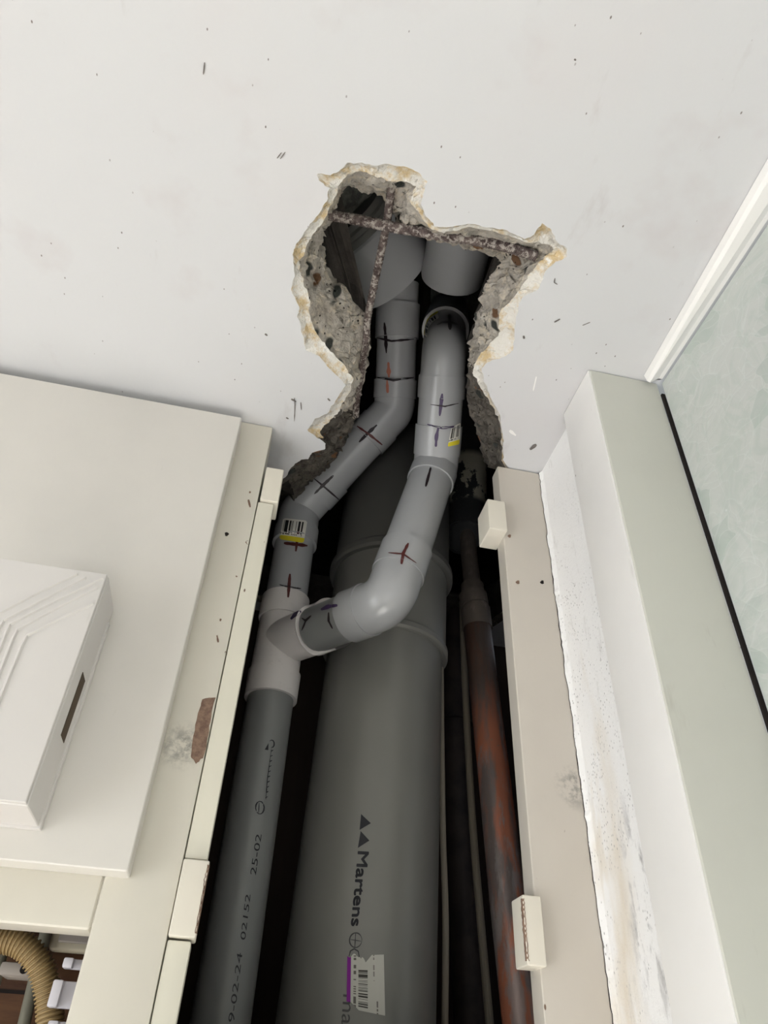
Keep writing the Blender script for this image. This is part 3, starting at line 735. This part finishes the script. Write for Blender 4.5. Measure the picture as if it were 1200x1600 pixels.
# ------------------------------------------------------------------ right upper waste pipe run
r2 = .0208
run2 = empty('waste_pipe', K4, 'lighter grey waste pipe with purple marker lines crossing in front of the thick pipe', 'pipe')
K3 = W(681, 728, .475); C3a = lean(686, 664, K3, .8); Tb = lean(689, 622, K3, .8); TK = lean(694, 548, K3, .8)
Ta = W(696, 512, TK.y + .028); Tr = W(702, 478, TK.y + .075); Mr = W(706, 446, TK.y + .045)
ring_end = Ta + (TK - Ta) * .12
back_el = sweep('back_elbow', [Mr, Mr + Vector((0, .01, 0))] + arc_corner(Mr + Vector((0, .01, 0)), Tr, ring_end, .014) + [ring_end, ring_end],
                [r2 * 1.05] * 13 + [r2 * 1.14, r2 * .98], PVCB, run2, 64)
sock_r = sweep('socket', [Ta + (Tr - Ta) * .12, Ta + (Tr - Ta) * .12, ring_end, ring_end], [r2, r2 * 1.15, r2 * 1.15, r2 * 1.0], PVCB, run2, 64)
mid = arc_corner(Ta, TK, Tb, min(.022, (Tb - TK).length * .45), 14)
dT = (Tb - TK).normalized(); Tl = (Tb - TK).length
el_t = sweep('elbow', [Ta] + mid + [TK + dT * Tl * .52, TK + dT * Tl * .52, TK + dT * Tl * .56, Tb, Tb], [r2 * 1.0] * (len(mid) + 1) + [r2 * 1.02, r2 * 1.05, r2 * 1.07, r2 * 1.07, r2], PVCL, run2, 64)
d34 = K4 - K3
C3b = K3 + d34 * .14
ps = sweep('pipe_section', [Tb + (TK - Tb) * .05, C3a + (K3 - C3a) * .15], r2, PVCL, run2, 64)
el3 = fitting('coupling', C3a, K3, C3b, r2, PVCL, run2, (K3 - C3a).length * .72, d34.length * .09, .006, 1.07)
C4a = K3 + d34 * .66
pl = sweep('pipe_section', [C3b - d34 * .02, C4a + d34 * .05], r2, PVCL, run2, 64)
E4 = EC + bd * (BL + .022)
el4 = fitting('elbow', C4a, K4, E4, r2, PVCL, run2, d34.length * .17, .020, .016, 1.08)
pst = sweep('pipe_section', [E4 - bd * .002, EC + bd * (BL - .02)], r2 * .975, PVCT, run2, 64)
t2 = tree_of(sock_r, el_t, ps, el3, pl, el4, pst, br)
for pts, wd, mt in (([(702, 492), (703, 516)], 6, INK), ([(683, 508), (692, 504), (703, 504), (716, 508)], 4, INK), ([(691, 615), (689, 632), (687, 650)], 6, INKP),
                    ([(673, 632), (695, 635), (716, 630)], 2.4, INK), ([(685, 668), (682, 682), (681, 698)], 6, INKP), ([(668, 663), (690, 669), (713, 666)], 4, INKP),
                    ([(673, 731), (669, 746), (665, 761)], 5, INK), ([(638, 849), (630, 865), (627, 882)], 6, INKR), ([(607, 864), (630, 866), (650, 880)], 2.6, INKR),
                    ([(514, 957), (514, 970), (520, 982)], 4, INK), ([(502, 953), (514, 948), (528, 946)], 7, INKP), ([(472, 966), (478, 970), (487, 962)], 4, INK),
                    ([(472, 985), (476, 976), (479, 968)], 3, INK), ([(455, 968), (462, 960), (470, 955)], 7, INKP)):
    stroke('marker_line', t2, pts, wd, mt, run2)
sticker('barcode_sticker', t2, [(699, 698), (717, 694), (719, 660), (705, 668)], BARC, run2, 14, 10, rnd=.1)
sticker('barcode_sticker', t2, [(664, 516), (668, 520), (690, 492), (685, 485)], BARC, run2, 14, 10) if False else None
# curved sticker on the back socket
def curved(tree, pts_out, pts_in, mat, parent):
    vs = []; uvs = []; fs = []; n_ = 14
    def interp(P, t): k = t * (len(P) - 1); i = min(int(k), len(P) - 2); return Vector(P[i]).lerp(Vector(P[i + 1]), k - i)
    for i in range(n_ + 1):
        a = interp(pts_out, i / n_); b = interp(pts_in, i / n_)
        for j in range(5):
            p = a.lerp(b, j / 4); h = hit(tree, p.x, p.y, .0006); vs.append(h if h else (vs[-1] if vs else W(p.x, p.y, .5))); uvs.append((i / n_, j / 4 ))
    for i in range(n_):
        for j in range(4): a = i * 5 + j; fs.append([a, a + 1, a + 6, a + 5])
    mk('barcode_sticker', vs, fs, mat, parent, smooth=60, uvs=uvs)
curved(t2, [(663, 523), (664, 508), (671, 495), (684, 487)], [(668, 528), (670, 512), (677, 503), (686, 498)], BARC, run2)

# ------------------------------------------------------------------ big bend and reducer inside the hole
ZM = .650
Mb = CZ(605, 425, ZM); Nb = CZ(540, 340, ZM); ad = (Nb - Mb).normalized()
bend = empty('pipe_bend', Mb, 'large dark grey pipe bend at the top of the hole behind the crossed rusty bars', 'pipe fitting')
RB = .0500
sweep('bend_mouth', [Mb - ad * .003, Mb - ad * .003, Mb, Mb + ad * .052, Mb + ad * .052, Mb + ad * .056, Mb + ad * .058], [RB * .93, RB * .985, RB, RB, RB * 1.03, RB * 1.03, RB], PVC, bend, 96)
sweep('ribbed_collar', [Mb + ad * .056, Mb + ad * .064, Mb + ad * .066, Mb + ad * .07, Mb + ad * .072, Mb + ad * .078], [RB, RB, RB * 1.04, RB * 1.04, RB * 1.0, RB], PVCD2, bend, 96)
old = empty('old_drain_pipe', Nb, 'old rough dark cement drain pipe crossing the top left of the hole', 'pipe')
Mo = CZ(549, 384, .668); od = (CZ(524, 300, .668) - Mo).normalized(); RO = .045
sweep('old_pipe_body', [Mo - od * .004, Mo - od * .004, Mo + od * .03, Mo + od * .062], [RO * .9, RO * .98, RO, RO], OLDP, old, 80)
sweep('old_pipe_socket', [Mo + od * .060, Mo + od * .060, Mo + od * .12, Mo + od * .2], [RO, RO * 1.10, RO * 1.12, RO * 1.12], OLDP, old, 80)
# reducer on the right
Mr0 = CZ(706, 432, .62); zr = Mr0.z; Nr = CZ(718, 376, zr); rd = (Nr - Mr0).normalized()
red = empty('pipe_reducer', Mr0, 'dark grey plastic pipe reducer in the right of the hole behind the long rusty bar', 'pipe fitting')
RR = .0300
sweep('reducer_body', [Mr0 - rd * .002, Mr0 - rd * .002, Mr0, Mr0 + rd * .062, Mr0 + rd * .064, Mr0 + rd * .064], [RR * .9, RR * .98, RR, RR * 1.0, RR * .99, RR * .9], PVCB, red, 80)
sweep('reducer_neck', [Mr0 + rd * .06, Mr0 + rd * .11], [RR * .86, RR * .86], DPIPE, red, 64)

# ------------------------------------------------------------------ rusty reinforcing bars
def rebar(name, pts, r, label):
    P = catmull([Vector(p) for p in pts], 46); rad = []
    for i, p in enumerate(P):
        ph = i * .9
        rad.append((lambda ph, i: (lambda a: r * (1 + .16 * math.sin(a * 2 + ph) ** 8 + .10 * noise.noise(Vector((math.cos(a), math.sin(a), i * .35))))))(ph, i))
    o = sweep(name, P, rad, RUST, None, 18, True, 40); tag(o, label, 'steel bar')
    return o
zb = .478
rebar('reinforcing_bar', [CZ(514, 336, .470), CZ(560, 344, .466), CZ(604, 353, .462), CZ(680, 366, .455), CZ(760, 379, .450), CZ(800, 388, .447), CZ(838, 400, .445)], .0034, 'rusty ribbed steel bar crossing the hole from side to side')
rebar('reinforcing_bar', [CZ(613, 280, .462), CZ(604, 350, .468), CZ(592, 410, .472), CZ(575, 494, .474), CZ(571, 540, .468), CZ(558, 620, .468), CZ(556, 650, .470)], .0027, 'thinner rusty steel bar running down the hole in front of the large bend')

# ------------------------------------------------------------------ copper pipe and sleeve
cu = empty('copper_pipe', W(815, 1600, .57), 'old copper pipe with greenish tarnish rising behind the right frame', 'pipe')
cp = [W(727, 790, .64), W(733, 870, .63), W(741, 940, .62)]
sweep('thin_section', cp + [W(741, 960, .62)], [.0095, .0095, .0095, .0095], FITM, cu, 32)['label'] = 'thin dark tarnished section'
f0, f1, f2, f3, f4 = W(738, 915, .621), W(739, 930, .62), W(742, 948, .62), W(743, 953, .62), W(746, 982, .62)
sweep('fitting', [f0, f0, f1, f1, f2, f2, f3, f3, f4, f4], [.009, .0125, .0125, .0152, .0152, .0142, .0142, .0158, .0158, .013], FITM, cu, 40)
low = [W(745, 975, .62), W(757, 1080, .612), W(775, 1240, .60), W(795, 1420, .585), W(817, 1600, .570)]
low.append(low[-1] + (low[-1] - low[-2]) * 12)
sweep('lower_section', catmull(low, 8), .0143, COPPER, cu, 48)
sl = empty('pipe_sleeve', W(728, 840, .63), 'black tapered pipe sleeve with flaking cream paint patch around the copper pipe', 'pipe sleeve')
sA, sB, sC, sD, sE = W(727, 842, .638), W(729, 800, .64), W(732, 740, .64), W(734, 690, .645), W(733, 600, .65)
sd = sweep('sleeve_body', [sA.lerp(sB, .35), sA, sA, sA.lerp(sB, .2), sB, sC, sD, sE], [.019, .0195, .0225, .0235, .0240, .0238, .0225, .019], SLEEVE, sl, 56, cap=False)
# dark pipe behind
dp = empty('old_dark_pipe', W(736, 1600, .66), 'dark brown old pipe in shadow between the thick grey pipe and the copper pipe', 'pipe')
q = [W(718, 960, .68), W(711, 1100, .68), W(722, 1350, .68), W(738, 1600, .67)]; q.append(q[-1] + (q[-1] - q[-2]) * 6)
sweep('pipe_length', catmull(q, 6), .0150, DPIPE, dp, 40)
sweep('pipe_collar', [W(712, 1085, .68), W(711, 1130, .68)], .0175, DPIPE, dp, 40)
c1 = catmull([W(689, 1010, .60), W(690, 1150, .60), W(692, 1300, .60), W(696, 1430, .60), W(695, 1600, .60), W(690, 1900, .60)], 8)
tag(sweep('cable', c1, .0026, CABLE, None, 12), 'thin beige cable hanging right beside the thick grey pipe', 'cable')
c2 = catmull([W(722, 940, .64), W(727, 1080, .64), W(738, 1280, .64), W(752, 1450, .64), W(766, 1610, .64), W(800, 2000, .64)], 8)
tag(sweep('cable', c2, .0034, CABLE, None, 12), 'thicker beige cable hanging just left of the copper pipe', 'cable')

# ------------------------------------------------------------------ things in the lower left opening
def hose():
    P = catmull([W(-60, 1462, .51), W(-5, 1466, .51), W(34, 1476, .51), W(62, 1508, .512), W(75, 1552, .515), W(79, 1610, .515), W(80, 1700, .515)], 26)
    L = [0]
    for i in range(1, len(P)): L.append(L[-1] + (P[i] - P[i - 1]).length)
    pts = []; rad = []; pitch = .0023; N = int(L[-1] / pitch * 6); j = 0
    for k in range(N):
        s = L[-1] * k / N
        while j < len(L) - 2 and L[j + 1] < s: j += 1
        t = (s - L[j]) / max(1e-9, L[j + 1] - L[j]); pts.append(P[j].lerp(P[j + 1], t))
        ph = (s / pitch) % 1; rad.append(.0068 + .0007 * (1 if .2 < ph < .75 else -.6))
    tag(sweep('corrugated_hose', pts, rad, HOSE, None, 32, True, 60), 'tan corrugated flexible hose curving through the lower left opening', 'hose')
hose()
tag(sweep('conduit', [W(78, 1430, .545), W(35, 1610, .545), W(-10, 1800, .545)], .0036, COND, None, 16), 'grey green conduit running slantwise behind the tan corrugated hose', 'conduit')
tag(sweep('conduit', [W(12, 1440, .545), W(-12, 1540, .545)], .0045, COND, None, 16), 'short grey green conduit at the left edge of the lower opening', 'conduit')
clip = empty('pipe_clip', W(20, 1520, .548), 'pale plastic pipe clip screwed to the planks beside the hose', 'pipe clip')
a = W(5, 1503, .54); b = W(48, 1528, .54)
box('clip_body', min(a.x, b.x), max(a.x, b.x), .535, .559, min(a.z, b.z), max(a.z, b.z), GPL, .002, clip)
cc_ = W(37, 1515, .5345); sweep('clip_screw', [cc_, cc_ + Vector((0, .003, 0))], .0022, DARK, clip, 16)
sw = empty('junction_box', W(120, 1470, .55), 'cream plastic socket plate half hidden behind the frame in the lower left opening', 'socket')
a = W(94, 1420, .553); b = W(175, 1494, .553)
box('socket_plate', a.x, b.x, .548, .559, b.z, a.z, CREAM, .004, sw, 4)
a = W(106, 1415, .546); b = W(170, 1478, .546)
box('socket_cover', a.x, b.x, .5455, .552, b.z, a.z, GPL, .0015, sw, 3)
for (x0, y0, x1, y1, lb) in ((104, 1499, 150, 1519, 'small pale plastic hook just below the cream socket plate'), (88, 1533, 140, 1580, 'largest pale plastic bracket sticking out from behind the frame in the lower opening'), (80, 1596, 120, 1640, 'pale plastic bracket cut off by the bottom edge in the lower opening')):
    a = W(x0, y0, .47); b = W(x1, y1, .47)
    e = empty('plastic_bracket', (a.x, .47, b.z), lb, 'bracket')
    box('bracket_plate', a.x + .001, b.x, .466, .469, b.z, a.z, WPL, .0008, e)
    box('bracket_lip', a.x, a.x + .005, .461, .469, b.z, a.z, WPL, .001, e)

# ------------------------------------------------------------------ pencil and scrape marks on the ceiling, part of the ceiling
ceil_o = bpy.data.objects['ceiling']; ctree = tree_of(ceil_o)
SCR = ink('scrape_mark', srgb(110, 104, 100)); SCL = ink('pale_scrape', srgb(238, 236, 234))
for pts, wd, mt in (([(320, 97), (318, 116)], 2.6, SCR), ([(433, 247), (440, 238)], 2, SCR), ([(438, 248), (446, 237)], 2, SCR), ([(867, 434), (866, 441), (871, 444)], 2, SCR),
                    ([(414, 521), (418, 524)], 4, SCR), ([(460, 621), (461, 632), (460, 658)], 1.8, SCR), ([(455, 623), (463, 627)], 3, SCR), ([(838, 588), (833, 610)], 2.4, SCL),
                    ([(866, 503), (875, 498)], 3, SCR), ([(828, 702), (838, 694)], 5, SCR), ([(796, 672), (806, 680)], 5, SCL), ([(818, 524), (819, 529)], 3, SCR), ([(897, 92), (900, 94)], 4, SCR),
                    ([(512, 622), (516, 626)], 3, SCR), ([(447, 652), (451, 654)], 3, SCR), ([(910, 508), (922, 503)], 1.6, SCR), ([(470, 628), (471, 640)], 2, SCR)):
    stroke('scrape_mark', ctree, pts, wd, mt, ceil_o, 6, .0004)
